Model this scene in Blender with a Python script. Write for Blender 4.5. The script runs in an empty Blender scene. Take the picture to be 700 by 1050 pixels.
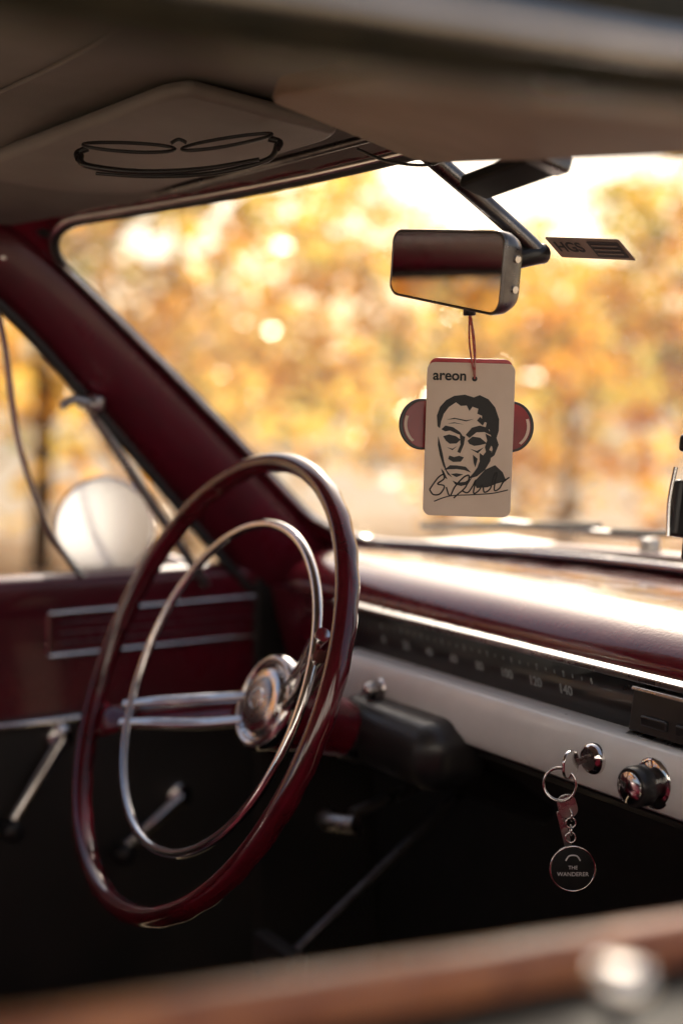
import bpy, math, random
import numpy as np
from mathutils import Vector, Matrix
random.seed(4); rng=np.random.default_rng(4)
scene=bpy.context.scene
H=1.2
def P(x,y,z): return Vector((x,y,z+H))
# ---------------------------------------------------------------- materials
def mat(name,col,rough=.5,metal=0,coat=0,col2=None,nscale=6,bump=0,bscale=200,rvar=0,spec=.5,trans=0):
    m=bpy.data.materials.new(name); m.use_nodes=True; nt=m.node_tree; N=nt.nodes; L=nt.links
    b=N['Principled BSDF']; b.inputs['Base Color'].default_value=(*col,1); b.inputs['Roughness'].default_value=rough
    b.inputs['Metallic'].default_value=metal; b.inputs['Coat Weight'].default_value=coat; b.inputs['Coat Roughness'].default_value=.06
    b.inputs['Specular IOR Level'].default_value=spec
    tc=N.new('ShaderNodeTexCoord')
    if col2 is not None or rvar:
        n=N.new('ShaderNodeTexNoise'); n.inputs['Scale'].default_value=nscale; n.inputs['Detail'].default_value=4; n.inputs['Roughness'].default_value=.65
        L.new(tc.outputs['Object'],n.inputs['Vector'])
        if col2 is not None:
            r=N.new('ShaderNodeValToRGB'); r.color_ramp.elements[0].position=.35; r.color_ramp.elements[1].position=.68
            r.color_ramp.elements[0].color=(*col,1); r.color_ramp.elements[1].color=(*col2,1)
            L.new(n.outputs['Fac'],r.inputs['Fac']); L.new(r.outputs['Color'],b.inputs['Base Color'])
        if rvar:
            mr=N.new('ShaderNodeMapRange'); mr.inputs['From Min'].default_value=.3; mr.inputs['From Max'].default_value=.7
            mr.inputs['To Min'].default_value=max(0,rough-rvar); mr.inputs['To Max'].default_value=rough+rvar
            L.new(n.outputs['Fac'],mr.inputs['Value']); L.new(mr.outputs['Result'],b.inputs['Roughness'])
    if bump:
        n2=N.new('ShaderNodeTexNoise'); n2.inputs['Scale'].default_value=bscale; n2.inputs['Detail'].default_value=2
        L.new(tc.outputs['Object'],n2.inputs['Vector'])
        bp=N.new('ShaderNodeBump'); bp.inputs['Strength'].default_value=bump; bp.inputs['Distance'].default_value=.001
        L.new(n2.outputs['Fac'],bp.inputs['Height']); L.new(bp.outputs['Normal'],b.inputs['Normal'])
    return m
M={}
M['maroon']=mat('maroon_paint',(.16,.008,.022),.22,0,.6,(.11,.006,.016),5,.05,60,.06)
M['maroon_in']=mat('maroon_vinyl',(.12,.006,.018),.32,0,.35,(.075,.005,.013),9,.25,500,.12)
M['dashtop']=mat('dash_pad_paint',(.11,.005,.013),.17,0,.8,(.15,.014,.018),20,.25,300,.13)
M['rim']=mat('steering_wheel_bakelite',(.12,.006,.014),.16,0,.8,(.05,.004,.007),16,.06,80,.06)
M['chrome']=mat('chrome',(.88,.86,.85),.10,1,0,(.68,.65,.63),18,.03,120,.07)
M['steel']=mat('brushed_steel',(.55,.53,.51),.3,1,0,(.35,.33,.32),30,.05,300,.1)
M['dsteel']=mat('dark_steel',(.22,.21,.21),.32,1,0,(.12,.11,.11),30,.05,300,.1)
M['white']=mat('ivory_dash_paint',(.92,.93,.93),.32,0,.4,(.83,.84,.84),12,.05,200,.1)
M['black']=mat('black_plastic',(.012,.012,.013),.35,0,.1,(.025,.024,.024),20,.1,400,.1)
M['matte']=mat('matte_black',(.012,.012,.013),.65,0,0,(.02,.02,.02),20,.1,400,0,.2)
M['blackv']=mat('black_vinyl',(.010,.010,.010),.55,0,0,(.022,.018,.017),10,.3,400,.1)
M['rubber']=mat('black_rubber',(.015,.014,.014),.6,0,0,(.035,.03,.028),30,.2,300)
M['head']=mat('headliner_vinyl',(.21,.19,.175),.6,0,0,(.12,.108,.10),4,.3,900)
M['visor']=mat('visor_vinyl',(.32,.21,.15),.55,0,0,(.22,.14,.095),6,.3,700)
M['visorl']=mat('visor_vinyl_light',(.27,.245,.225),.55,0,0,(.19,.17,.155),5,.3,700)
M['sill']=mat('sill_trim',(.52,.20,.085),.30,0,.35,(.20,.055,.03),16,.2,300,.16)
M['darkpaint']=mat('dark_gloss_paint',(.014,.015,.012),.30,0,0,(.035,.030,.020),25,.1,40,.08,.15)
M['red']=mat('red_card',(.55,.015,.025),.35,0,.3,(.42,.012,.018),20)
M['dred']=mat('dark_red_plastic',(.30,.010,.018),.3,0,.2,(.20,.008,.012),20)
M['card']=mat('printed_card',(.82,.67,.54),.55,0,0,(.74,.59,.46),12,.1,600)
M['ink']=mat('black_ink',(.010,.009,.009),.5)
M['paper']=mat('sticker_paper',(.50,.40,.33),.6,0,0,(.36,.28,.22),30)
M['carpet']=mat('dark_carpet',(.008,.007,.007),.95,0,0,(.015,.012,.012),40,.6,300)
M['bark']=mat('bark',(.12,.08,.05),.9,0,0,(.05,.035,.025),9,1,30)
M['redstring']=mat('red_string',(.45,.03,.03),.7,0,0,(.5,.3,.25),300)
M['mirror']=mat('mirror_glass',(.9,.9,.9),.02,1)
M['smirror']=mat('side_mirror_glass',(.98,.98,.98),.14,1)
M['numer']=mat('gauge_markings',(.30,.34,.34),.5)
def glass_mat():
    m=bpy.data.materials.new('windshield_glass'); m.use_nodes=True; N=m.node_tree.nodes; L=m.node_tree.links
    N.remove(N['Principled BSDF']); out=N['Material Output']
    t=N.new('ShaderNodeBsdfTransparent'); t.inputs[0].default_value=(.99,.985,.97,1)
    g=N.new('ShaderNodeBsdfGlossy'); g.inputs['Roughness'].default_value=.02
    lw=N.new('ShaderNodeLayerWeight'); lw.inputs[0].default_value=.5
    p5=N.new('ShaderNodeMath'); p5.operation='POWER'; L.new(lw.outputs['Facing'],p5.inputs[0]); p5.inputs[1].default_value=5
    fr=N.new('ShaderNodeMath'); fr.operation='MULTIPLY_ADD'; L.new(p5.outputs[0],fr.inputs[0]); fr.inputs[1].default_value=.7; fr.inputs[2].default_value=.02
    mx=N.new('ShaderNodeMixShader'); L.new(fr.outputs[0],mx.inputs[0]); L.new(t.outputs[0],mx.inputs[1]); L.new(g.outputs[0],mx.inputs[2])
    tc=N.new('ShaderNodeTexCoord')
    n=N.new('ShaderNodeTexNoise'); n.inputs['Scale'].default_value=5; n.inputs['Detail'].default_value=5; n.inputs['Distortion'].default_value=.6; L.new(tc.outputs['Object'],n.inputs['Vector'])
    n2=N.new('ShaderNodeTexNoise'); n2.inputs['Scale'].default_value=260; n2.inputs['Detail'].default_value=1; L.new(tc.outputs['Object'],n2.inputs['Vector'])
    sp=N.new('ShaderNodeMapRange'); sp.inputs['From Min'].default_value=.68; sp.inputs['From Max'].default_value=.80; sp.inputs['To Min'].default_value=0; sp.inputs['To Max'].default_value=.14; L.new(n2.outputs['Fac'],sp.inputs['Value'])
    ma=N.new('ShaderNodeMath'); ma.operation='MULTIPLY_ADD'; L.new(n.outputs['Fac'],ma.inputs[0]); ma.inputs[1].default_value=.11; L.new(sp.outputs[0],ma.inputs[2])
    tr=N.new('ShaderNodeBsdfTranslucent'); tr.inputs[0].default_value=(.96,.86,.72,1)  # dust film and specks; its warm haze also paints in veiling glow
    m2=N.new('ShaderNodeMixShader'); L.new(ma.outputs[0],m2.inputs[0]); L.new(mx.outputs[0],m2.inputs[1]); L.new(tr.outputs[0],m2.inputs[2])
    L.new(m2.outputs[0],out.inputs['Surface']); return m
M['glass']=glass_mat()
def leaf_mat(name,cols,gl=.10):
    m=bpy.data.materials.new(name); m.use_nodes=True; N=m.node_tree.nodes; L=m.node_tree.links
    N.remove(N['Principled BSDF']); out=N['Material Output']
    geo=N.new('ShaderNodeNewGeometry'); tc=N.new('ShaderNodeTexCoord')
    n=N.new('ShaderNodeTexNoise'); n.inputs['Scale'].default_value=1.1; n.inputs['Detail'].default_value=1; L.new(tc.outputs['Object'],n.inputs['Vector'])
    n1=N.new('ShaderNodeMath'); n1.operation='MULTIPLY_ADD'; L.new(n.outputs['Fac'],n1.inputs[0]); n1.inputs[1].default_value=2.2; n1.inputs[2].default_value=-.6
    a=N.new('ShaderNodeMath'); a.operation='MULTIPLY_ADD'; L.new(geo.outputs['Random Per Island'],a.inputs[0]); a.inputs[1].default_value=.36; L.new(n1.outputs[0],a.inputs[2])
    s=N.new('ShaderNodeMath'); s.operation='SUBTRACT'; L.new(a.outputs[0],s.inputs[0]); s.inputs[1].default_value=.18
    r=N.new('ShaderNodeValToRGB'); el=r.color_ramp.elements
    while len(el)<len(cols): el.new(.5)
    for i,c in enumerate(cols): el[i].position=.2+.6*i/(len(cols)-1); el[i].color=(*c,1)
    L.new(s.outputs[0],r.inputs['Fac'])
    d=N.new('ShaderNodeBsdfDiffuse'); t=N.new('ShaderNodeBsdfTranslucent'); L.new(r.outputs[0],d.inputs[0]); L.new(r.outputs[0],t.inputs[0])
    m1=N.new('ShaderNodeMixShader'); m1.inputs[0].default_value=.80; L.new(d.outputs[0],m1.inputs[1]); L.new(t.outputs[0],m1.inputs[2])
    g=N.new('ShaderNodeBsdfGlossy'); g.inputs['Roughness'].default_value=.20; g.inputs[0].default_value=(1,.95,.85,1)
    m2=N.new('ShaderNodeMixShader'); m2.inputs[0].default_value=gl; L.new(m1.outputs[0],m2.inputs[1]); L.new(g.outputs[0],m2.inputs[2])
    L.new(m2.outputs[0],out.inputs['Surface']); return m
M['leafA']=leaf_mat('autumn_leaves_gold',[(.22,.12,.02),(.90,.44,.035),(.98,.58,.06),(.97,.82,.30)],.11)
M['leafS']=leaf_mat('autumn_shrub_leaves',[(.20,.11,.02),(.90,.42,.03),(.98,.54,.05),(.97,.76,.22)],.18)
M['leafB']=leaf_mat('autumn_leaves_orange',[(.26,.12,.02),(.92,.38,.03),(.98,.54,.06),(.90,.34,.04)],.11)
M['leafC']=leaf_mat('leaves_olive',[(.15,.17,.03),(.50,.44,.06),(.97,.62,.07),(.80,.62,.10)],.11)
# ---------------------------------------------------------------- helpers
def empty(name):
    e=bpy.data.objects.new(name,None); e.empty_display_size=.1; scene.collection.objects.link(e); return e
def link(name,me,m=None,parent=None,smooth=True,M4=None):
    o=bpy.data.objects.new(name,me); scene.collection.objects.link(o)
    if m: me.materials.append(m)
    if parent: o.parent=parent
    if smooth:
        for p in me.polygons: p.use_smooth=True
    if M4 is not None: o.matrix_world=M4
    return o
def mesh(name,v,f,m,parent=None,smooth=True,M4=None):
    me=bpy.data.meshes.new(name); me.from_pydata([tuple(a) for a in v],[],f); me.update()
    import bmesh
    bm=bmesh.new(); bm.from_mesh(me); bmesh.ops.recalc_face_normals(bm,faces=bm.faces); bm.to_mesh(me); bm.free()
    return link(name,me,m,parent,smooth,M4)
def bev(o,w,seg=3,ang=.6):
    b=o.modifiers.new('bev','BEVEL'); b.width=w; b.segments=seg; b.limit_method='ANGLE'; b.angle_limit=ang
    o.modifiers.new('wn','WEIGHTED_NORMAL'); return o
def frame(o,x,y,z):
    m=Matrix((( x[0],y[0],z[0],o[0]),(x[1],y[1],z[1],o[1]),(x[2],y[2],z[2],o[2]),(0,0,0,1))); return m
def axisframe(o,n,up=Vector((0,0,1)),roll=0):
    z=Vector(n).normalized(); x=up.cross(z)
    if x.length<1e-4: x=Vector((1,0,0))
    x.normalize(); y=z.cross(x)
    c,s=math.cos(roll),math.sin(roll); x2=x*c+y*s; y2=y*c-x*s
    return frame(o,x2,y2,z)
def box(name,c,s,m,parent,bw=.003,M4=None,seg=3):
    hx,hy,hz=s[0]/2,s[1]/2,s[2]/2
    v=[(x*hx,y*hy,z*hz) for x in(-1,1) for y in(-1,1) for z in(-1,1)]
    f=[(0,1,3,2),(4,6,7,5),(0,4,5,1),(2,3,7,6),(0,2,6,4),(1,5,7,3)]
    T=Matrix.Translation(c) if M4 is None else M4
    o=mesh(name,v,f,m,parent,True,T)
    if bw: bev(o,bw,seg)
    return o
def lathe(name,prof,m,parent,M4,n=48,cap=True):
    v=[];f=[]
    for r,z in prof:
        for i in range(n):
            a=2*math.pi*i/n; v.append((r*math.cos(a),r*math.sin(a),z))
    for j in range(len(prof)-1):
        for i in range(n):
            k=(i+1)%n; f.append((j*n+i,j*n+k,(j+1)*n+k,(j+1)*n+i))
    if cap:
        f.append(tuple(range(n))[::-1]); f.append(tuple((len(prof)-1)*n+i for i in range(n)))
    o=mesh(name,v,f,m,parent,True,M4); 
    e=o.modifiers.new('es','EDGE_SPLIT'); e.split_angle=math.radians(50); return o
def cyl(name,p0,p1,r,m,parent,r2=None,n=24):
    p0=Vector(p0);p1=Vector(p1);d=p1-p0;L=d.length; r2=r if r2 is None else r2; e=min(r,L)*.15
    return lathe(name,[(r-e,0),(r,e),(r2,L-e),(r2-min(e,r2*.5),L)],m,parent,axisframe(p0,d),n)
def cr(pts,n=8,cyc=False):
    pts=[Vector(p) for p in pts]; out=[]; N=len(pts); rg=range(N if cyc else N-1)
    for i in rg:
        g=lambda k: pts[k%N] if cyc else pts[max(0,min(N-1,k))]
        a,b,c,d=g(i-1),g(i),g(i+1),g(i+2)
        for j in range(n):
            t=j/n; out.append(.5*((2*b)+(c-a)*t+(2*a-5*b+4*c-d)*t*t+(3*b-a-3*c+d)*t**3))
    if not cyc: out.append(pts[-1])
    return out
def tube(name,pts,r,m,parent,cyc=False,smooth=8,M4=None,taper=None):
    if smooth: pts=cr(pts,smooth,cyc)
    c=bpy.data.curves.new(name,'CURVE'); c.dimensions='3D'; c.bevel_depth=r; c.bevel_resolution=4; c.use_fill_caps=True
    s=c.splines.new('POLY'); s.points.add(len(pts)-1)
    for i,p in enumerate(pts):
        s.points[i].co=(*p,1)
        if taper: s.points[i].radius=taper(i/(len(pts)-1))
    s.use_cyclic_u=cyc; s.use_smooth=True
    o=bpy.data.objects.new(name,c); scene.collection.objects.link(o); c.materials.append(m); o.parent=parent
    if M4 is not None: o.matrix_world=M4
    return o
def loft(name,rows,m,parent,cyc=False,caps=False,solid=0,M4=None):
    n=len(rows[0]); v=[p for r in rows for p in r]; f=[]
    for j in range(len(rows)-1):
        for i in range(n if cyc else n-1):
            k=(i+1)%n; f.append((j*n+i,j*n+k,(j+1)*n+k,(j+1)*n+i))
    if caps: f.append(tuple(range(n))); f.append(tuple((len(rows)-1)*n+i for i in range(n)))
    o=mesh(name,v,f,m,parent,True,M4)
    if solid: s=o.modifiers.new('s','SOLIDIFY'); s.thickness=solid; s.offset=0
    return o
def rr(w,h,r,n=8):
    out=[]
    for cx,cy,a0 in((w/2-r,h/2-r,0),(-w/2+r,h/2-r,90),(-w/2+r,-h/2+r,180),(w/2-r,-h/2+r,270)):
        for i in range(n+1):
            a=math.radians(a0+90*i/n); out.append((cx+r*math.cos(a),cy+r*math.sin(a)))
    return out
def slab(name,pts,t,m,parent,M4,z0=0,bw=.0006):
    n=len(pts); v=[(x,y,z0) for x,y in pts]+[(x,y,z0+t) for x,y in pts]
    f=[tuple(range(n))[::-1],tuple(range(n,2*n))]+[(i,(i+1)%n,n+(i+1)%n,n+i) for i in range(n)]
    o=mesh(name,v,f,m,parent,False,M4)
    if bw: bev(o,bw,2)
    return o
def text(name,s,size,m,parent,M4,ext=.0002,align='CENTER',bold=0):
    c=bpy.data.curves.new(name,'FONT'); c.body=s; c.size=size; c.extrude=ext; c.align_x=align; c.align_y='CENTER'; c.offset=bold
    o=bpy.data.objects.new(name,c); scene.collection.objects.link(o); c.materials.append(m); o.parent=parent; o.matrix_world=M4; return o
lerp=lambda a,b,t:a+(b-a)*t
# ---------------------------------------------------------------- CAR
car=empty('vintage_car')
XC=-.10
def W(t,v):
    hb=.60 if t<0 else .58; ht=.505 if t<0 else .54
    a=abs(t)
    x=XC+t*lerp(hb,ht,v)
    y=lerp(1.12,.67,v)-lerp(.18,.175,v)*a**2.2+.035*math.sin(math.pi*min(1,max(0,v)))*(1-.8*a*a)
    z=lerp(-.2,.2,v)-.026*v*a*a
    return P(x,y,z)
T=[-1+2*i/32 for i in range(33)]
loft('windshield',[[W(t,v/12) for t in T] for v in range(13)],M['glass'],car)
inner=[]
for (x,y) in rr(1.985,.98,.12,10): inner.append((x,y))
outer=rr(2.10,1.14,.05,10)
def sub(pts,n=4):
    o=[]
    for i in range(len(pts)):
        a=pts[i];b=pts[(i+1)%len(pts)]
        L=math.hypot(a[0]-b[0],a[1]-b[1]); k=12 if L>.5 else 1
        for j in range(k): o.append((lerp(a[0],b[0],j/k),lerp(a[1],b[1],j/k)))
    return o
inn=[W(x,y+.5) for x,y in sub(inner)]; out_=[W(x,y+.5)+Vector((0,.004,0)) for x,y in sub(outer)]
tube('windshield_gasket',inn,.006,M['rubber'],car,True,0)
loft('windshield_frame',[inn,out_],M['maroon'],car,True,solid=.004)
tube('windshield_chrome_trim',[p+Vector((.003 if p.x<XC else -.003,-.004,.002)) for p in inn],.0042,M['chrome'],car,True,0)
def rail(name,rows,m): return loft(name,rows,m,car,True,True)
def sec(Wp,S,bx,th):
    Wp=Vector(Wp);S=Vector(S); mid=(Wp+S)/2
    return [Wp,Wp.lerp(S,.18)+Vector((bx*.8,0,0)),mid+Vector((bx,0,0)),Wp.lerp(S,.82)+Vector((bx*.8,0,0)),S,
            S+Vector((-th,0,.006)),mid+Vector((-th-.01,0,0)),Wp+Vector((-th,.02,0))]
ctrlW=[P(-.705,.965,-.26),P(-.698,.925,-.2),P(-.652,.715,-.01),P(-.612,.525,.152),P(-.603,.44,.182),P(-.595,.3,.195),P(-.59,-.3,.205),P(-.59,-1.1,.17)]
ctrlS=[P(-.725,.86,-.27),P(-.718,.80,-.215),P(-.675,.648,-.06),P(-.625,.495,.085),P(-.616,.43,.115),P(-.615,.28,.13),P(-.615,-.3,.132),P(-.615,-1.1,.10)]
cw=cr(ctrlW,6); cs=cr(ctrlS,6)
rail('a_pillar_driver',[sec(a,b,.010,.035) for a,b in zip(cw,cs)],M['maroon_in'])
tube('pillar_weatherstrip',[b+Vector((.004,-.004,-.004)) for b in cs[3:]],.006,M['rubber'],car,False,0)
for k in (20,):
    p=cw[k].lerp(cs[k],.5)+Vector((.010,0,0)); lathe('trim_screw',[(.003,-.002),(.003,.0010),(.002,.0015),(.0005,.0015)],M['chrome'],car,axisframe(p,(1,-.2,-.2)),16)
cw2=cr([P(.47,.985,-.26),P(.478,.945,-.2),P(.458,.745,-.01),P(.437,.56,.155),P(.435,.48,.18),P(.435,.3,.19),P(.435,-.3,.195),P(.435,-1.1,.16)],6)
cs2=cr([P(.52,.86,-.27),P(.52,.80,-.22),P(.51,.655,-.06),P(.495,.52,.06),P(.487,.42,.099),P(.487,.28,.1),P(.487,-.3,.098),P(.487,-1.1,.08)],6)
def sec2(a,b):
    return [a,a.lerp(b,.5)+Vector((-.012,0,0)),b,b+Vector((.028,0,.001)),b+Vector((.036,0,.018)),a+Vector((.075,.01,.0)),a+Vector((.04,.02,.02))]
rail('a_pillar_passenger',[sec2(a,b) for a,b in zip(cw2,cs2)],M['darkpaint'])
tube('drip_rail',[b+Vector((.046,0,.012)) for b in cs2],.0045,M['chrome'],car,False,0)
tube('drip_rail_driver',[b+Vector((-.05,0,.02)) for b in cs],.0045,M['chrome'],car,False,0)
def HL(t,q,dz=0):
    p=W(t,1.0); y0=p.y; y=lerp(y0,-1.1,q); d=y0-y
    rise=.05*(1-math.exp(-d/.10))*(1-abs(t)**4)
    return Vector((p.x,y,p.z+rise+dz))
Q=[0,.01,.025,.045,.07,.1,.14,.2,.3,.45,.6,.8,1]
loft('headliner',[[HL(t,q) for t in T] for q in Q],M['head'],car)
for i,q in enumerate((.16,.38,.62)):
    tube('headliner_seam',[HL(t,q,-.002) for t in T],.0022,M['head'],car,False,0)
def RS(t,q):
    p=HL(t,q); e=abs(t)**3
    return Vector((XC+(p.x-XC)*(1.10 if t<0 else 1.06),p.y+.03*(1-q),p.z+.035-.02*e))
loft('roof_skin',[[RS(t,q) for t in T] for q in Q],M['maroon'],car,solid=.002)
loft('windshield_header',[[HL(t,0,-.002)+Vector((0,.002,0)) for t in T],[RS(t,0) for t in T]],M['maroon'],car)
def panel(name,c4,th,m,parent,r=.02):
    a,b,c,d=[Vector(x) for x in c4]
    n=(b-a).cross(d-a).normalized()*th
    pts=[]
    for (u,v) in [((x+1)/2,(y+1)/2) for x,y in rr(2,2,.18,6)]:
        pts.append(a.lerp(b,u).lerp(d.lerp(c,u),v))
    v=[p+n/2 for p in pts]+[p-n/2 for p in pts]; k=len(pts)
    f=[tuple(range(k)),tuple(range(k,2*k))[::-1]]+[(i,(i+1)%k,k+(i+1)%k,k+i) for i in range(k)]
    o=mesh(name,v,f,m,parent,True); bev(o,th*.45,3); return o
vis=empty('sun_visor')
panel('visor_pad',[P(-.56,.565,.196),P(-.13,.62,.214),P(-.13,.47,.234),P(-.56,.40,.212)],.014,M['visorl'],vis)
tube('visor_rod',[P(-.585,.53,.180),P(-.50,.575,.192),P(-.12,.635,.206)],.004,M['dsteel'],vis)
cyl('visor_bracket',P(-.595,.525,.165),P(-.58,.53,.188),.012,M['black'],vis)
vis2=empty('sun_visor')
panel('visor_pad',[P(-.03,.63,.180),P(.38,.565,.125),P(.40,.44,.16),P(-.03,.49,.215)],.016,M['visor'],vis2)
tube('visor_rod',[P(-.05,.64,.19),P(.18,.62,.165),P(.38,.575,.132)],.004,M['dsteel'],vis2)
# dashboard
xs=[-.665+i*(1.14/40) for i in range(41)]
def wy(x):
    t=(x-XC)/(.60 if x<XC else .58); t=max(-1,min(1,t)); return W(t,0).y
def dsec(x,pts): return [P(x,y,z) for y,z in pts]
rows=[]
for x in xs:
    b=wy(x)+.012; e=max(0,(-.58-x)/.085); k=.035*e*e; zz=-.012*e*e
    rows.append(dsec(x,[(b,-.206),(lerp(b,.90,.35),-.200),(lerp(b,.90,.7),-.196+zz*.3),(.905+k,-.195+zz),(.875+k,-.197+zz),(.852+k,-.203+zz),(.834+k,-.213+zz),(.823+k,-.225+zz),(.820+k,-.234),(.826+k,-.244),(.86+k,-.248)]))
loft('dash_top_pad',rows,M['dashtop'],car,False)
def ext(name,pts,m,x0=-.43,x1=.47,bw=.002,n=2,caps=True):
    r=[[P(lerp(x0,x1,i/n),y,z) for y,z in pts] for i in range(n+1)]
    o=loft(name,r,m,car,True,caps)
    if bw: bev(o,bw,3)
    return o
ext('dash_end_panel',[(.85,-.249),(.90,-.249),(.93,-.36),(.88,-.36),(.862,-.30)],M['maroon_in'],-.70,-.431,.004)
ext('dash_cowl_side',[(.93,-.20),(1.02,-.20),(1.05,-.40),(.95,-.40)],M['maroon_in'],-.715,-.667,.004)
ext('dash_chrome_strip',[(.808,-.2365),(.815,-.234),(.84,-.234),(.84,-.244),(.815,-.244),(.808,-.2415)],M['steel'],-.47,bw=.001)
ext('instrument_strip',[(.822,-.243),(.86,-.243),(.86,-.29),(.812,-.29)],M['black'],-.45,bw=0)
ext('dash_lower_panel',[(.800,-.2835),(.792,-.287),(.785,-.300),(.784,-.325),(.790,-.337),(.802,-.343),(.86,-.343),(.86,-.2835)],M['white'],-.425,bw=.0015)
ext('dash_lower_lip',[(.800,-.344),(.86,-.344),(.86,-.352),(.802,-.350)],M['black'],bw=.001)
ext('under_dash',[(.83,-.353),(.88,-.353),(1.02,-.45),(1.05,-.95),(1.03,-.95),(1.0,-.46)],M['carpet'],-.70,bw=0)
def gm(x,z,y=.8195): return frame(P(x,y-.0015*(z+.243)/-.04*3.2-.0005,z),Vector((1,0,0)),Vector((0,-.2,.98)).normalized(),Vector((0,-.98,-.2)).normalized())
for i in range(28):
    x=-.38+i*.0125; big=i%3==0
    box('speed_tick',None,(.0010 if not big else .0018,.006 if big else .0035,.0006),M['numer'],car,0,gm(x,-.253,.8165),1)
for i,s in enumerate(['0','20','40','60','80','100','120','140']):
    text('speed_number',s,.0125,M['numer'],car,gm(-.37+i*.0425,-.266,.8145),bold=.0002)
ext('radio_bezel',[(.806,-.246),(.85,-.246),(.85,-.281),(.800,-.281)],M['black'],.02,.30,.002)
ext('radio_trim',[(.803,-.2815),(.85,-.2815),(.85,-.2835),(.797,-.2835)],M['steel'],.02,.30,.0006)
ext('radio_trim_top',[(.804,-.2445),(.85,-.2445),(.85,-.2475),(.803,-.2475)],M['steel'],.02,.30,.0008)
for i in range(5):
    box('radio_button',P(.05+i*.04,.803,-.270),(.03,.008,.009),M['black'],car,.002)
nY=Vector((0,-1,0))
def knob(name,x,z,r,L,m1,m2,par=car):
    f=axisframe(P(x,.787,z),nY)
    lathe(name+'_bezel',[(r*1.25,0),(r*1.25,.002),(r*1.1,.004)],M['chrome'],par,f)
    lathe(name+'_body',[(r*.75,.003),(r*.78,L*.3),(r,L*.45),(r,L*.92),(r*.93,L)],m1,par,f)
    lathe(name+'_cap',[(r*.8,L+.0002),(r*.78,L+.002),(r*.5,L+.004),(.001,L+.0045)],m2,par,f)
knob('light_switch',-.335,-.309,.008,.018,M['steel'],M['chrome'])
knob('lighter_knob',.067,-.313,.0165,.026,M['black'],M['chrome'])
o=box('column_bracket',P(-.285,.785,-.352),(.19,.085,.07),M['black'],car,.03,None,6)
box('floor_pan',P(-.1,.0,-.97),(1.24,2.1,.03),M['carpet'],car,.004)
box('firewall',P(-.1,1.16,-.62),(1.22,.03,.72),M['carpet'],car,.004)
box('kick_panel',P(-.725,1.02,-.58),(.02,.36,.70),M['blackv'],car,.004)
def prof_seat():
    pts=[(.10,-.80),(.14,-.70),(.12,-.61),(.02,-.585),(-.30,-.62),(-.36,-.56),(-.44,-.28),(-.50,-.22),(-.56,-.26),(-.54,-.6),(-.5,-.85)]
    pts=cr([(a,b,0) for a,b in pts],5,True)
    r=[[P(x,p[0]+dy,p[1]) for p in pts] for x,dy in((-.69,-.02),(-.66,0),(-.1,0.005),(.40,0),(.43,-.02))]
    loft('bench_seat',r,M['maroon_in'],car,True,True)
prof_seat()
def dprof():
    return [(-.80,-.30),(-.79,-.235),(-.765,-.222),(-.735,-.220),(-.718,-.226),(-.715,-.236),(-.722,-.26),(-.728,-.32),(-.727,-.388)]
ys=[-.9,-.3,0,.3,.5,.7,.85,.95]
loft('driver_door_upper',[[P(x,y,z) for x,z in dprof()] for y in ys],M['maroon_in'],car)
loft('driver_door_lower',[[P(x,y,z) for x,z in [(-.727,-.3885),(-.722,-.41),(-.722,-.93)]] for y in ys],M['blackv'],car)
loft('driver_door_outer',[[P(x,y,z) for x,z in [(-.80,-.30),(-.83,-.45),(-.84,-.6),(-.82,-.9)]] for y in (-1.2,-.5,0,.5,1.0,1.6,2.3)],M['maroon'],car)
box('door_chrome_rail',P(-.716,.23,-.394),(.012,.80,.010),M['chrome'],car,.004)
fr=[(-.715,.565,-.266),(-.715,.905,-.266),(-.715,.905,-.318),(-.715,.565,-.318)]
for i in range(4):
    a=P(*fr[i]);b=P(*fr[(i+1)%4]); a2=a.copy();b2=b.copy()
    a2.x=-.7215 if a.z>H-.29 else -.7265; b2.x=-.7215 if b.z>H-.29 else -.7265
    tube('door_trim_bead',[a2,b2],.0035,M['chrome'],car,False,0)
for k in range(3):
    tube('door_trim_rib',[P(-.7245,.58,-.279-.012*k),P(-.7245,.89,-.279-.012*k)],.0009,M['dsteel'],car,False,0)
def crank(name,a,b):
    c=empty(name); a=P(*a);b=P(*b); o=Vector((.02,0,0))
    cyl('hub',a+Vector((-.02,0,0)),a+Vector((.014,0,0)),.017,M['chrome'],c)
    d=(b-a)
    tube('arm',[a+o*.6,a+d*.5+o*1.0,b+o*1.3],.008,M['chrome'],c,False,8,None,lambda t:1.2-.4*t)
    cyl('grip',b+o*1.1,b+o*2.6,.013,M['black'],c,.011)
crank('window_crank',(-.72,.574,-.415),(-.72,.502,-.509))
crank('window_crank',(-.72,.728,-.509),(-.72,.640,-.560))
tube('vent_window_post',[P(-.648,.545,.045),P(-.676,.655,-.10),P(-.708,.765,-.245)],.006,M['steel'],car)
tube('window_channel',[P(-.618,.47,.11),P(-.640,.492,.05),P(-.668,.515,-.06),P(-.690,.555,-.16),P(-.700,.60,-.222)],.004,M['chrome'],car)
cyl('vent_latch',P(-.655,.585,-.012),P(-.635,.600,-.02),.011,M['steel'],car)
tube('vent_latch_lever',[P(-.64,.60,-.02),P(-.636,.57,-.012),P(-.636,.555,-.02)],.005,M['steel'],car)
zs=lambda y:-.186-.080*(y-.12)
yn=[-.9,-.5,-.2,0,.12,.25,.4,.6,.8,.93]
def nrow(pts): return [[P(x,y,zs(y)+z) for x,z in pts] for y in yn]
loft('passenger_door_inner',nrow([(.475,-.75),(.470,-.30),(.468,-.10),(.476,-.02),(.4815,-.005)]),M['maroon_in'],car)
loft('passenger_sill_trim',nrow([(.482,-.005),(.485,-.001),(.488,.0),(.494,.0),(.497,-.001),(.499,-.005),(.499,-.016)]),M['sill'],car)
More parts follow.
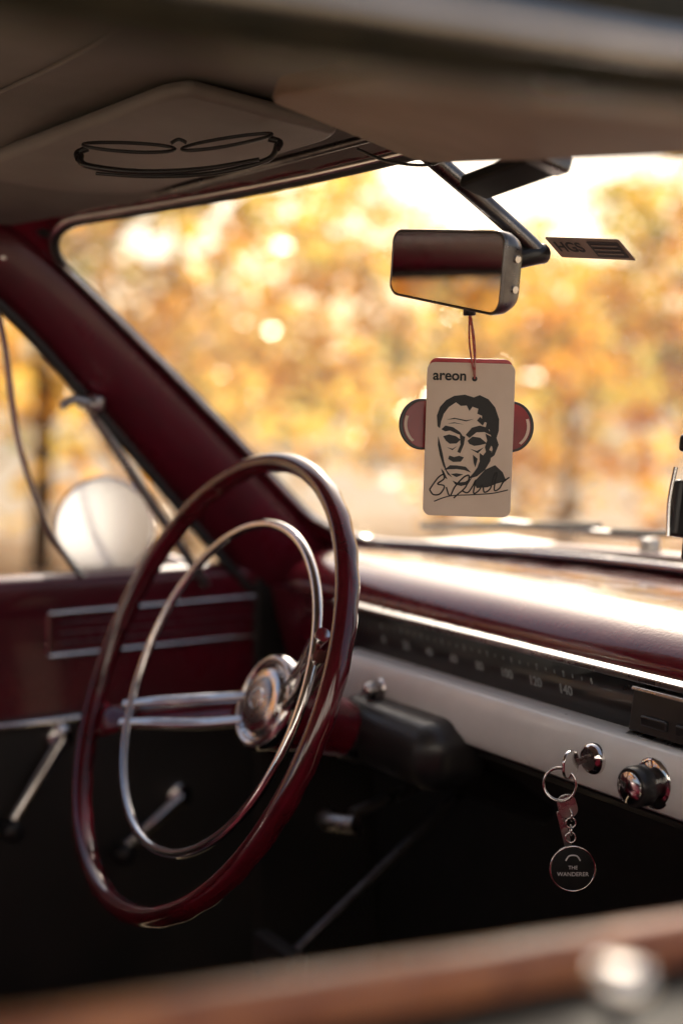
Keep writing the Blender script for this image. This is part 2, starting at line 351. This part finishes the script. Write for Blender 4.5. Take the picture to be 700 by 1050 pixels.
loft('passenger_door_outer',nrow([(.4995,-.016),(.506,-.020),(.545,-.018),(.57,-.016),(.59,-.018),(.605,-.03),(.625,-.12),(.64,-.25),(.64,-.45),(.62,-.75)]),M['darkpaint'],car)
tube('belt_chrome',[P(.598,y,zs(y)-.017) for y in yn],.005,M['chrome'],car,False,0)
lk=empty('door_lock_knob')
f=axisframe(P(.552,.310,zs(.306)-.019),Vector((-.02,0,1)))
lathe('stem',[(.011,0),(.010,.002),(.0040,.003),(.0040,.022)],M['chrome'],lk,f)
lathe('cap',[(.0045,.018),(.0095,.022),(.0110,.025),(.0110,.029),(.0088,.032),(.0078,.0318),(.0065,.0312),(.0055,.0328),(.001,.0334)],M['chrome'],lk,f)
rows=[]
for y in (1.12,1.2,1.35,1.6,1.9,2.2,2.35):
    r=[]
    for i in range(21):
        t=-1+i/10; x=XC+t*.70
        r.append(P(x,max(y,wy(x)+.0) if y<1.13 else y,-.212+.028*math.exp(-(abs(t)-.0)**2*2)-(y-1.12)*.03-.05*abs(t)**8-(.05 if y>2.3 else 0)))
    rows.append(r)
loft('hood',rows,M['maroon'],car,solid=.002)
xs2=[-.715+i*(1.19/40) for i in range(41)]
loft('cowl',[[P(x,wy(x)-.005,-.204) for x in xs2],[P(x,wy(x)+.05,-.207) for x in xs2],[P(x,1.24,-.208) for x in xs2]],M['steel'],car)
def wiper(a,b,c):
    w=empty('windshield_wiper')
    cyl('pivot',P(*a),P(a[0],a[1],a[2]+.03),.012,M['steel'],w)
    tube('arm',[P(a[0],a[1],a[2]+.03),P(*b)],.004,M['steel'],w,False,0)
    tube('blade',[P(*c[0]),P(*c[1])],.004,M['rubber'],w,False,0)
wiper((.10,1.20,-.205),(-.19,1.15,-.155),((-.36,1.12,-.165),(-.02,1.17,-.15)))
wiper((-.35,1.17,-.205),(-.52,1.08,-.165),((-.62,1.03,-.175),(-.38,1.12,-.16)))
bh=empty('parking_brake_handle')
tube('shaft',[P(-.40,.98,-.42),P(-.385,.78,-.455)],.006,M['steel'],bh,False,0)
tube('grip',[P(-.415,.765,-.465),P(-.385,.755,-.46),P(-.350,.765,-.455)],.010,M['steel'],bh)
pd=empty('brake_pedal')
tube('arm',[P(-.42,1.02,-.42),P(-.415,.86,-.52),P(-.40,.72,-.60)],.006,M['dsteel'],pd)
box('pad',P(-.40,.70,-.61),(.09,.02,.05),M['rubber'],pd,.005)
# ---------------------------------------------------------------- steering wheel
sw=empty('steering_wheel')
tilt=math.radians(23.5); n=Vector((0,-math.cos(tilt),math.sin(tilt))); up=Vector((0,math.sin(tilt),math.cos(tilt))); ex=Vector((1,0,0))
rot=math.radians(22); e1=ex*math.cos(rot)+up*math.sin(rot); e2=up*math.cos(rot)-ex*math.sin(rot)
WM=frame(P(-.337,.582,-.2785),e1,e2,n)
def torus(name,R,rx,rz,z,m,par,M4,N=128,K=20,grip=False):
    rows=[]
    for i in range(N+1):
        a=2*math.pi*i/N; row=[]
        for j in range(K):
            b=2*math.pi*j/K; g=1
            if grip: 
                if math.sin(b)<-.3: g*=1+.045*math.cos(a*36)
            row.append(Vector(((R+rx*g*math.cos(b))*math.cos(a),(R+rx*g*math.cos(b))*math.sin(a),z+rz*g*math.sin(b))))
        rows.append(row)
    return loft(name,rows,m,par,True,False,0,M4)
torus('rim',.2255,.0098,.0112,0,M['rim'],sw,WM,288,20,True)
torus('horn_ring',.165,.0050,.0044,-.014,M['chrome'],sw,WM)
D=-.012
for sgn in(1,-1):
    for off in(.0115,-.0115):
        pts=[(sgn*.035,off*1.1,-.066+D),(sgn*.09,off*1.15,-.055),(sgn*.14,off,-.028),(sgn*.175,off*.9,-.014)]
        tube('spoke_bar',pts,.0066,M['chrome'],sw,False,8,WM)
    rows=[]
    for k in range(9):
        u=k/8; x=sgn*lerp(.04,.222,u); z=-.074+D*(1-u)+.070*u**1.15; w=lerp(.014,.011,u)+(.010*max(0,u-.75)/.25); th=.005
        rows.append([Vector((x,w*math.cos(b),z+th*math.sin(b)*(1+.5*u))) for b in [2*math.pi*j/12 for j in range(12)]])
    loft('spoke_web',rows,M['rim'],sw,True,True,0,WM)
dz=lambda pr:[(r,z+D) for r,z in pr]
lathe('hub_bell',dz([(.048,-.073),(.047,-.085),(.040,-.105),(.034,-.13),(.030,-.16)]),M['rim'],sw,WM)
lathe('hub_ring',dz([(.030,-.0745),(.0475,-.0735),(.0500,-.070),(.0495,-.064),(.047,-.0595),(.0435,-.0585),(.041,-.060),(.0395,-.064)]),M['chrome'],sw,WM,cap=False)
lathe('horn_button',dz([(.0395,-.066),(.0385,-.060),(.0375,-.059),(.0345,-.0605),(.033,-.0605),(.0322,-.0570),(.030,-.0562),(.024,-.0556)]),M['chrome'],sw,WM)
lathe('horn_emblem',dz([(.0235,-.0555),(.0225,-.0548),(.015,-.0532),(.008,-.0525),(.001,-.0522)]),M['steel'],sw,WM)
lathe('horn_emblem_ring',dz([(.0120,-.0530),(.0115,-.0515),(.0100,-.0515),(.0095,-.0527)]),M['chrome'],sw,WM,cap=False)
for k in range(28):
    a=2*math.pi*k/28
    box('bezel_notch',None,(.0030,.0014,.002),M['black'],sw,.0003,WM@Matrix.Rotation(a,4,'Z')@Matrix.Translation((.036,0,-.0596+D)),1)
lathe('steering_column',[(.029,-.168),(.029,-.20),(.024,-.205),(.024,-.52)],M['black'],sw,WM)
tube('indicator_stalk',[(-.025,0,-.15),(-.09,.02,-.13),(-.13,.03,-.115)],.0035,M['chrome'],sw,False,6,WM)
cyl('indicator_tip',WM@Vector((-.125,.029,-.117)),WM@Vector((-.15,.035,-.107)),.006,M['black'],sw)
# ---------------------------------------------------------------- rear view mirror
rm=empty('rearview_mirror')
MM=axisframe(P(-.083,.690,.100),Vector((.10,-.97,-.026)),Vector((0,0,1)),0)@Matrix.Rotation(math.radians(-8),4,'Z')
def mprof(w,h,r): return [(x,y*(1+.20*x/w)) for x,y in rr(w,h,r,6)]
def ring(w,h,r,z): return [Vector((x*.95,y*.96,z)) for x,y in mprof(w,h,r)]
loft('housing',[ring(.132,.048,.012,-.020),ring(.142,.056,.014,-.0165),ring(.147,.062,.012,-.007),ring(.148,.064,.012,.002),ring(.1465,.0625,.0115,.0042),ring(.1435,.0595,.0105,.004)],M['dsteel'],rm,True,True,0,MM)
slab('reflector',[(x*.95,y*.96) for x,y in mprof(.1432,.0592,.0104)],.0012,M['mirror'],rm,MM,.0042,0)
bz=[Vector((x*.95,y*.96,.0046)) for x,y in mprof(.1458,.0618,.0112)]
tube('bezel',bz,.0012,M['dsteel'],rm,True,0,MM)
for yy in(-.012,.012): lathe('housing_screw',[(.003,0),(.003,.0012),(.001,.0014)],M['chrome'],rm,MM@Matrix.Translation((.0700,yy,-.009))@Matrix.Rotation(math.pi/2,4,'Y'),16)
tube('arm',[P(-.080,.630,.215),P(-.072,.655,.192),P(-.062,.70,.158),P(-.050,.740,.125),P(-.046,.752,.114)],.0068,M['dsteel'],rm,False,8,None,lambda t:1.2-.2*t)
tube('arm_elbow',[P(-.048,.760,.112),P(-.048,.748,.110),P(-.068,.712,.10)],.0085,M['black'],rm)
box('arm_mount',P(-.082,.622,.220),(.035,.05,.012),M['dsteel'],rm,.004)
cyl('hanger_clip',P(-.064,.697,.070),P(-.064,.697,.060),.0052,M['black'],rm)
wr=empty('dash_cable')
tube('wire',[P(-.13,.63,.198),P(-.10,.64,.185),P(-.06,.655,.178),P(-.02,.66,.185),P(.03,.665,.175)],.0013,M['black'],wr)
tg=empty('toll_transponder')
TM=axisframe(P(.030,.665,.160),Vector((0,-.35,-1)),Vector((0,1,0)),math.radians(8))
box('case',None,(.112,.028,.011),M['matte'],tg,.003,TM)
box('end_cap',None,(.018,.030,.0125),M['dsteel'],tg,.003,TM@Matrix.Translation((.054 if TM[0][0]>0 else -.054,0,0)))
st=empty('windshield_sticker')
def onglass(t,v,off=-.004):
    p=W(t,v); du=(W(t+.01,v)-W(t-.01,v)).normalized(); dv=(W(t,v+.01)-W(t,v-.01)).normalized(); nn=du.cross(dv).normalized()
    if nn.y>0: nn=-nn
    return p+nn*abs(off),du,dv,nn
p,du,dv,nn=onglass(.165,.795); dv=nn.cross(du)
SM=frame(p,du,dv,nn)@Matrix.Rotation(math.radians(-9),4,'Z')
slab('label',rr(.088,.026,.002,3),.0005,M['paper'],st,SM,0,0)
slab('label_block',rr(.036,.019,.001,2),.0003,M['ink'],st,SM@Matrix.Translation((.022,0,.0007)),0,0)
text('label_text','HGS',.017,M['ink'],st,SM@Matrix.Translation((-.022,.001,.0009)),.0001,'CENTER',.0003)
for k in range(3): slab('label_line',rr(.030,.0012,.0005,2),.0002,M['paper'],st,SM@Matrix.Translation((.022,.005-.005*k,.0012)),0,0)
# ---------------------------------------------------------------- air fresheners
af=empty('air_freshener')
AM=axisframe(P(-.067,.6995,-.042),Vector((.83,-.555,.03)),Vector((0,0,1)),math.radians(-1.6))
S=.000809
def px(x,y): return ((x-479.5)*S,(451-y)*S)
slab('card',rr(.0725,.127,.0065,8),.002,M['card'],af,AM,0,.0005)
slab('card_backing',rr(.0690,.127,.007,8),.0016,M['red'],af,AM@Matrix.Translation((-.0002,.0038,-.0030)),0,.0004)
polys={
'hair':[(447,438),(446,427),(449,418),(455,411),(463,406.5),(474,405),(483,407.5),(489,405),(498,409),(505,417),(509.5,429),(509.5,441),(507,450),(503,457),(500.5,455),(502,447),(500,440),(496,438),(497,433),(492,431),(492,426),(487,424),(488,419),(482,417),(479,421.5),(476,416),(470,416.5),(465,413),(458,418),(453,425),(450.5,433),(449.5,440)],
'ear':[(502,452),(507,447),(510,455),(506,466),(501,470),(504,460)],
'brow_left':[(451,441),(455,437),(463,438.5),(470,443),(473,447),(467,445),(460,442),(455,443)],
'eye_left':[(453,448),(459,446),(466,447.5),(471,451),(467,455),(460,455.5),(456,452.5)],
'bag_left':[(457,459),(463,460.5),(468,457.5),(463,462)],
'brow_right':[(476,446),(482,438.5),(490,436),(498,438),(503,446),(495,442.5),(487,443),(480,449)],
'eye_right':[(478,452),(483,447.5),(491,448.5),(498,454),(491,456),(485,457),(480,455)],
'bag_right':[(481,460),(488,462),(495,458),(489,464.5)],
'socket':[(496,444),(502,447),(502,457),(498,466),(496,458),(498,451)],
'nose_side':[(470,446),(475.5,448),(474.5,456),(471,465),(468,463.5),(471,456)],
'cheek':[(499,460),(503,462),(502,472),(497,481),(489,488),(480,491),(485,485),(489,479),(492,470)],
'cheek_hatch_a':[(484,466),(489,470),(487,479),(485,474)],
'cheek_hatch_b':[(491,464),(495,467),(492,477),(491,471)],
'nose_tip':[(460,467.5),(465,469),(470,467.5),(475,469),(472,473.5),(464,474),(459,471)],
'moustache':[(455,482.5),(461,477.5),(468,477.5),(477,478.5),(483,484.5),(476,482),(468,481.2),(461,481.6)],
'lip':[(462,486.5),(468,485.5),(475,486.5),(468,489.5)],
'jaw_left':[(448,448),(450.5,456),(453,465),(455,474),(458,483),(464,490),(459,487),(454,478),(450.5,468),(448,457)],
'chin':[(464,493),(469,495),(477,494),(484,489.5),(480,496.5),(473,498.5),(467,497)],
'collar':[(486,494),(497,481),(507,476),(515,483),(519,492),(509,495),(500,499),(489,500)],
'collar_left':[(452,481),(455,484),(459,492),(455,490)],
'crease_a':[(456,431),(464,428.8),(476,431),(484,429.5),(476,432.2),(465,430)],
'crease_b':[(457,435),(464,433.4),(474,435.4),(465,434.5)],
'temple':[(490,427),(495,432),(493,436),(487,431)]}
for i,(k,pl) in enumerate(polys.items()):
    slab('print_'+k,[px(*q) for q in pl],.0002,M['ink'],af,AM,.00208+.00001*i,0)
def ink(name,pl,r): return tube(name,[(*px(*q),.0022) for q in pl],r,M['ink'],af,False,6,AM)
ink('signature',[(441,503),(449,491),(455,487),(455,492),(449,497),(456,499),(452,507),(445,508),(441,503)],.0006)
ink('signature',[(458,500),(462,509),(467,499),(476,489),(481,488),(478,499),(470,507),(466,511)],.0006)
ink('signature',[(474,503),(480,505),(485,498),(488,492),(486,505),(491,503),(495,497),(497,504),(503,500),(506,488),(509,484),(507,501),(512,500),(516,493),(522,488)],.0006)
ink('signature_line',[(446,515),(462,509),(485,507),(505,505),(521,501)],.00045)
text('label','areon',.0118,M['ink'],af,AM@Matrix.Translation((-.0175,.0525,.0024)),.0001,'CENTER',.0003)
lathe('eyelet',[(.0022,.0021),(.0022,.0026),(.0012,.0027)],M['ink'],af,AM@Matrix.Translation((.003,.0505,0)),20)
hole=AM@Vector((.003,.0505,.003)); knot=P(-.064,.697,.066)
tube('string_1',[knot,knot.lerp(hole,.5)+Vector((.0022,.001,0)),hole],.0008,M['redstring'],af)
tube('string_2',[knot,knot.lerp(hole,.5)+Vector((-.0022,-.001,0)),hole],.0008,M['redstring'],af)
af2=empty('air_freshener')
BM=AM@Matrix.Translation((-.002,.012,-.016))@Matrix.Rotation(math.radians(7),4,'Y')
for sx in(-1,1):
    q=[(sx*.0375+.0195*math.cos(a),.0215*math.sin(a)) for a in [2*math.pi*k/36 for k in range(36)]]
    slab('wing',q,.004,M['black'],af2,BM@Matrix.Translation((0,0,.0002*sx)),0,.001)
    q=[(sx*.0365+.0175*math.cos(a),.0195*math.sin(a)) for a in [2*math.pi*k/36 for k in range(36)]]
    slab('wing_face',q,.001,M['dred'],af2,BM,.0045,.0003)
    cr_=[(sx*(.0365+.0165*math.cos(a)),.0180*math.sin(a)) for a in [math.radians(-55+6*k) for k in range(14)]]+[(sx*(.0355+.0150*math.cos(a)),.0165*math.sin(a)) for a in [math.radians(23-6*k) for k in range(14)]]
    slab('wing_print',cr_,.0004,M['card'],af2,BM,.0057,0)
slab('center',rr(.05,.05,.01),.0035,M['dred'],af2,BM,.0,.001)
tube('string',[BM@Vector((0,.02,0)),AM@Vector((.003,.06,-.006)),knot],.0008,M['redstring'],af2)
# ---------------------------------------------------------------- eyeglasses
eg=empty('eyeglasses')
gx=Vector((.53,.845,.05)).normalized(); gy=Vector((-.80,.45,.40)); gy=(gy-gx*gy.dot(gx)).normalized(); gz=gx.cross(gy)
EM=frame(P(-.185,.492,.196),gx,gy,gz)
for sx in(-1,1):
    c=[(sx*.040+.037*math.cos(a)*(1+.08*math.sin(a)),.006+.014*math.sin(a),.004*math.cos(a)*sx) for a in [2*math.pi*k/28 for k in range(28)]]
    tube('lens_rim',c,.0015,M['black'],eg,True,0,EM)
tube('bridge',[(-.006,.012,0),(0,.015,.002),(.006,.012,0)],.0016,M['black'],eg,False,6,EM)
tube('temple',[(-.080,.004,-.004),(-.074,-.006,-.010),(-.03,-.019,-.014),(.02,-.021,-.014),(.066,-.008,-.012)],.0024,M['black'],eg,False,8,EM,lambda t:1.3-.6*t)
tube('temple',[(.081,.006,-.004),(.072,-.003,-.014),(.03,-.012,-.020),(-.02,-.013,-.020),(-.068,-.002,-.018)],.0020,M['black'],eg,False,8,EM,lambda t:1.3-.6*t)
for sx in(-1,1): tube('hinge',[(sx*.074,.010,0),(sx*.083,.008,-.003),(sx*.081,0,-.006)],.0028,M['black'],eg,False,4,EM)
# ---------------------------------------------------------------- keys
ky=empty('car_keys')
f=axisframe(P(-.002,.7845,-.308),nY)
lathe('ignition_bezel',[(.0135,0),(.0135,.003),(.012,.006),(.0095,.008),(.009,.006)],M['chrome'],ky,f)
lathe('ignition_barrel',[(.0092,.004),(.0088,.0065),(.001,.0066)],M['steel'],ky,f)
KM=frame(P(-.002,.765,-.308),Vector((.3,-.95,0)).normalized(),Vector((0,0,1)),Vector((.95,.3,0)).normalized())
slab('key_blade',rr(.030,.006,.001,2),.002,M['steel'],ky,KM@Matrix.Translation((-.008,0,0)),0,.0003)
slab('key_bow',rr(.022,.024,.010,8),.0028,M['chrome'],ky,KM@Matrix.Translation((.012,0,0)),0,.0006)
vdir=Vector((.85,-.52,.05)).normalized()
def ringo(name,c,r,th,nrm,m):
    torus(name,r,th,th,0,m,ky,axisframe(c,nrm),48,10)
ringo('split_ring',P(-.003,.748,-.325),.0135,.0011,(.6,-.75,.1),M['chrome'])
ringo('split_ring_b',P(-.003,.748,-.3255),.0135,.0011,(.6,-.72,.12),M['chrome'])
slab('spare_key',rr(.016,.020,.007,6),.002,M['steel'],ky,axisframe(P(-.004,.757,-.345),vdir,Vector((0,0,1)),.25),0,.0005)
slab('spare_key_blade',rr(.006,.030,.001,2),.0016,M['steel'],ky,axisframe(P(-.008,.757,-.365),vdir,Vector((0,0,1)),.25),0,.0003)
for i in range(4): ringo('chain_link',P(.001,.757,-.352-i*.0062),.0042,.0008,vdir if i%2 else (.5,.85,0),M['chrome'])
FM=axisframe(P(.004,.757,-.396),vdir)
lathe('fob_disc',[(.0188,-.001),(.0192,0),(.0192,.001),(.0186,.0016),(.001,.0016)],M['matte'],ky,FM)
torus('fob_rim',.0186,.0009,.0009,.0012,M['chrome'],ky,FM,64,10)
fm=mat('fob_print',(.8,.8,.8),.5)
text('fob_text','THE',.0042,fm,ky,FM@Matrix.Translation((0,.001,.0018)),.0001)
text('fob_text','WANDERER',.0048,fm,ky,FM@Matrix.Translation((0,-.0045,.0018)),.0001)
tube('fob_arc',[(-.006,.007,.002),(-.003,.011,.002),(.003,.011,.002),(.006,.007,.002)],.0006,fm,ky,False,8,FM)
# ---------------------------------------------------------------- side mirror
sm=empty('side_mirror')
GM=axisframe(P(-.82,.677,-.176),Vector((.87,-.483,.085)))
lathe('shell',[(.02,-.045),(.045,-.036),(.060,-.018),(.0645,0),(.0645,.004),(.062,.006),(.060,.005)],M['chrome'],sm,GM,64)
lathe('mirror_glass',[(.060,.0052),(.045,.0053),(.02,.0054),(.001,.00542)],M['smirror'],sm,GM,64)
tube('stalk',[P(-.815,.70,-.20),P(-.79,.735,-.215),P(-.775,.79,-.235)],.008,M['chrome'],sm)
box('base',P(-.778,.80,-.232),(.03,.08,.014),M['chrome'],sm,.005)
# ---------------------------------------------------------------- phone holder
ph=empty('phone_holder')
PM=axisframe(P(.024,.905,-.10),Vector((.2,-.95,.15)))
box('cradle',None,(.075,.10,.014),M['black'],ph,.004,PM)
box('clamp_top',None,(.050,.016,.022),M['black'],ph,.004,PM@Matrix.Translation((-.02,.052,.006)))
box('clamp_side',None,(.010,.05,.026),M['black'],ph,.004,PM@Matrix.Translation((-.040,-.005,.006)))
tube('clamp_edge',[PM@Vector((-.042,-.03,.02)),PM@Vector((-.044,.0,.021)),PM@Vector((-.042,.03,.02))],.002,M['chrome'],ph)
cyl('ball_neck',P(.026,.915,-.145),P(.026,.93,-.195),.010,M['black'],ph)
lathe('suction_base',[(.032,0),(.031,.006),(.018,.013),(.012,.016)],M['black'],ph,axisframe(P(.026,.93,-.198),(0,0,1)))
# ---------------------------------------------------------------- setting
az=math.radians(52); el=math.radians(36)
Sd=Vector((-math.sin(az)*math.cos(el),math.cos(az)*math.cos(el),math.sin(el)))
bpy.context.view_layer.update()
g=mat('ground_gravel',(.52,.42,.30),.95,0,0,(.40,.30,.18),1.2,.6,20)
mesh('ground',[(-500,-500,0),(500,-500,0),(500,500,0),(-500,500,0)],[(0,1,2,3)],g,None,False)
# half vector of sun and car: some leaves are aimed along it for added glints
Hv=np.array(Sd)+np.array([math.sin(math.radians(58)),-math.cos(math.radians(58)),0]); Hv/=np.linalg.norm(Hv)
def leafmesh(name,C,size,bias=1.0,level=.06):
    n=len(C); nn=rng.normal(size=(n,3))*.45+bias*(np.array(Sd)*.85+np.array([0,0,.2])); nn/=np.linalg.norm(nn,axis=1)[:,None]
    k=rng.random(n)<level; nl=Hv+rng.normal(size=(n,3))*.11; nl/=np.linalg.norm(nl,axis=1)[:,None]; nn[k]=nl[k]
    w=rng.normal(size=(n,3)); u=np.cross(nn,w); u/=np.linalg.norm(u,axis=1)[:,None]; v=np.cross(nn,u)
    s=(size*rng.uniform(.6,1.3,n))[:,None]
    V=np.empty((n,4,3)); V[:,0]=C-u*s; V[:,1]=C+v*s*.6; V[:,2]=C+u*s; V[:,3]=C-v*s*.6
    me=bpy.data.meshes.new(name); me.vertices.add(n*4); me.vertices.foreach_set('co',V.reshape(-1))
    me.loops.add(n*4); me.loops.foreach_set('vertex_index',np.arange(n*4,dtype=np.int32))
    me.polygons.add(n); me.polygons.foreach_set('loop_start',np.arange(0,n*4,4,dtype=np.int32)); me.polygons.foreach_set('loop_total',np.full(n,4,dtype=np.int32))
    me.update(calc_edges=True); me.validate(); return me
def crown(seed,R,hz,zc,ncl,nl,cl):
    r=np.random.default_rng(seed); out=[]
    for i in range(ncl):
        d=r.normal(size=3); d/=np.linalg.norm(d); q=r.uniform(.25,1)**.5
        c=np.array([d[0]*R*q,d[1]*R*q,zc+d[2]*hz*q]); s=r.uniform(.6,1.3)*cl
        out.append(c+r.normal(size=(nl,3))*s*np.array([1,1,.6]))
    return np.concatenate(out)
crowns=[leafmesh('crownA',crown(1,1.8,1.4,2.7,31,52,.20),.08),leafmesh('crownB',crown(2,1.6,1.6,2.6,27,52,.19),.08),leafmesh('crownC',crown(3,2.1,1.3,2.8,32,52,.22),.085)]
for c,m in zip(crowns,('leafA','leafB','leafC')): c.materials.append(M[m])
def tree(az,D,k,sc,rz,zoff=0):
    a=math.radians(az); x=.89-D*math.sin(a); y=D*math.cos(a)
    t=empty('maple_tree'); t.location=(x,y,0); t.rotation_euler=(0,0,rz); t.scale=(sc,sc,sc)
    o=bpy.data.objects.new('crown',crowns[k]); scene.collection.objects.link(o); o.parent=t; o.location=(0,0,zoff)
    tr=tube('trunk',[(0,0,-.1),(.05,.02,1.0),(-.04,.05,2.0),(.03,0,3.2)],.07,M['bark'],t,False,6,None,lambda q:1.2-.9*q)
    for j in range(7):
        b=j*2.4; h=1.0+.28*j
        tube('limb',[(0,0,h),(.5*math.cos(b),.5*math.sin(b),h+.35),(1.3*math.cos(b),1.3*math.sin(b),h+.75)],.028,M['bark'],t,False,5,None,lambda q:1.1-.8*q)
for a in [(79,9,0,1.0,0),(71,9.5,2,1.0,.2),(65.5,11,0,.92,.3),(55,12,0,.74,.5),(50,11,2,.66,-.3),(45,10,1,.62,.4),(37,10,2,.9,.5),(30,9,0,1.1,.5),
          (86,11,2,1.2,.2),(98,10,0,1.1,.3),(112,10,1,1.2,.1),(125,9,0,1.2,.1),(136,9,1,1.2,.8),(147,9,0,1.2,.3)]: tree(*a)
C=[]
for i in range(200):
    az_=math.radians(rng.uniform(20,150)); D_=rng.uniform(8,14); h=rng.uniform(.25,1.75)
    C.append(np.array([.89-D_*math.sin(az_),D_*math.cos(az_),h])+rng.normal(size=(60,3))*np.array([.28,.28,.19])*rng.uniform(.7,1.3))
C=np.concatenate(C); C=C[C[:,2]>.02]
link('shrub_foliage',leafmesh('shrub_foliage',C,.082,1.0,.11),M['leafS'],None,False)
C=[]
for i in range(45):
    az_=math.radians(rng.uniform(15,120)); D_=rng.uniform(26,38); h=rng.uniform(.3,1.8)
    C.append(np.array([.89-D_*math.sin(az_),D_*math.cos(az_),h])+rng.normal(size=(60,3))*np.array([1.2,1.2,.5]))
C=np.concatenate(C); C=C[C[:,2]>.02]
link('distant_trees',leafmesh('distant_trees',C,.26),M['leafC'],None,False)
# added house out of view; its white wall bounces sunlight into the cabin
hs=empty('added_bounce_house'); bx=Vector((.60,.80,0)); by=Vector((-.80,.60,0))
HM=frame(Vector((5.6,-3.4,0)),bx,by,Vector((0,0,1)))
stc=mat('bounce_wall_white',(.84,.84,.84),.9,0,0,(.76,.76,.76),3,.6,40)
hg=mat('window_glass_dark',(.03,.035,.04),.08,0,.5); wf=mat('window_frame_paint',(.75,.73,.7),.5)
box('walls',None,(17,6,6.0),stc,hs,.02,HM@Matrix.Translation((0,-3,3.0)))
for r_ in range(2):
    for c_ in range(5):
        if r_==0 and c_==2: continue
        x=-6+c_*3; z=1.5+2.6*r_
        box('window_pane',None,(1.0,.04,1.2),hg,hs,.005,HM@Matrix.Translation((x,.01,z)))
        for dx in(-.55,.55): box('window_jamb',None,(.10,.10,1.4),wf,hs,.01,HM@Matrix.Translation((x+dx,.03,z)))
        for dz_ in(-.70,.70): box('window_sill',None,(1.3,.14,.08),wf,hs,.01,HM@Matrix.Translation((x,.04,z+dz_)))
box('front_door',None,(1.0,.08,2.1),M['bark'],hs,.01,HM@Matrix.Translation((0,.02,1.05)))
loft('roof',[[HM@Vector((x,y,z)) for y,z in((.5,5.95),(-3,7.6),(-6.5,5.95))] for x in(-8.9,8.9)],mat('roof_tiles',(.25,.09,.05),.8,0,0,(.16,.06,.04),8,.5,30),hs,solid=.12)
# ---------------------------------------------------------------- light
sl=bpy.data.lights.new('sun','SUN'); sl.energy=5; sl.angle=math.radians(.5); sl.color=(1,.90,.76)
so=bpy.data.objects.new('sun',sl); scene.collection.objects.link(so); so.rotation_euler=Sd.to_track_quat('Z','Y').to_euler()
w=bpy.data.worlds.new('World'); scene.world=w; w.use_nodes=True; N=w.node_tree.nodes
sk=N.new('ShaderNodeTexSky'); sk.sky_type='NISHITA'; sk.sun_disc=False; sk.sun_elevation=el; sk.sun_rotation=-az; sk.dust_density=4; sk.air_density=1
w.node_tree.links.new(sk.outputs[0],N['Background'].inputs['Color']); N['Background'].inputs['Strength'].default_value=.15
# ---------------------------------------------------------------- camera
cd=bpy.data.cameras.new('camera'); co=bpy.data.objects.new('camera',cd); scene.collection.objects.link(co)
co.location=(.89,0,H); co.rotation_euler=(math.radians(90-4.94),0,math.radians(58.94))
cd.sensor_fit='VERTICAL'; cd.sensor_height=36; cd.sensor_width=24; cd.lens=50; cd.clip_start=.02; cd.clip_end=2000
cd.dof.use_dof=True; cd.dof.focus_distance=1.18; cd.dof.aperture_fstop=2.2
scene.camera=co
scene.view_settings.view_transform='Standard'; scene.view_settings.look='None'; scene.view_settings.exposure=0
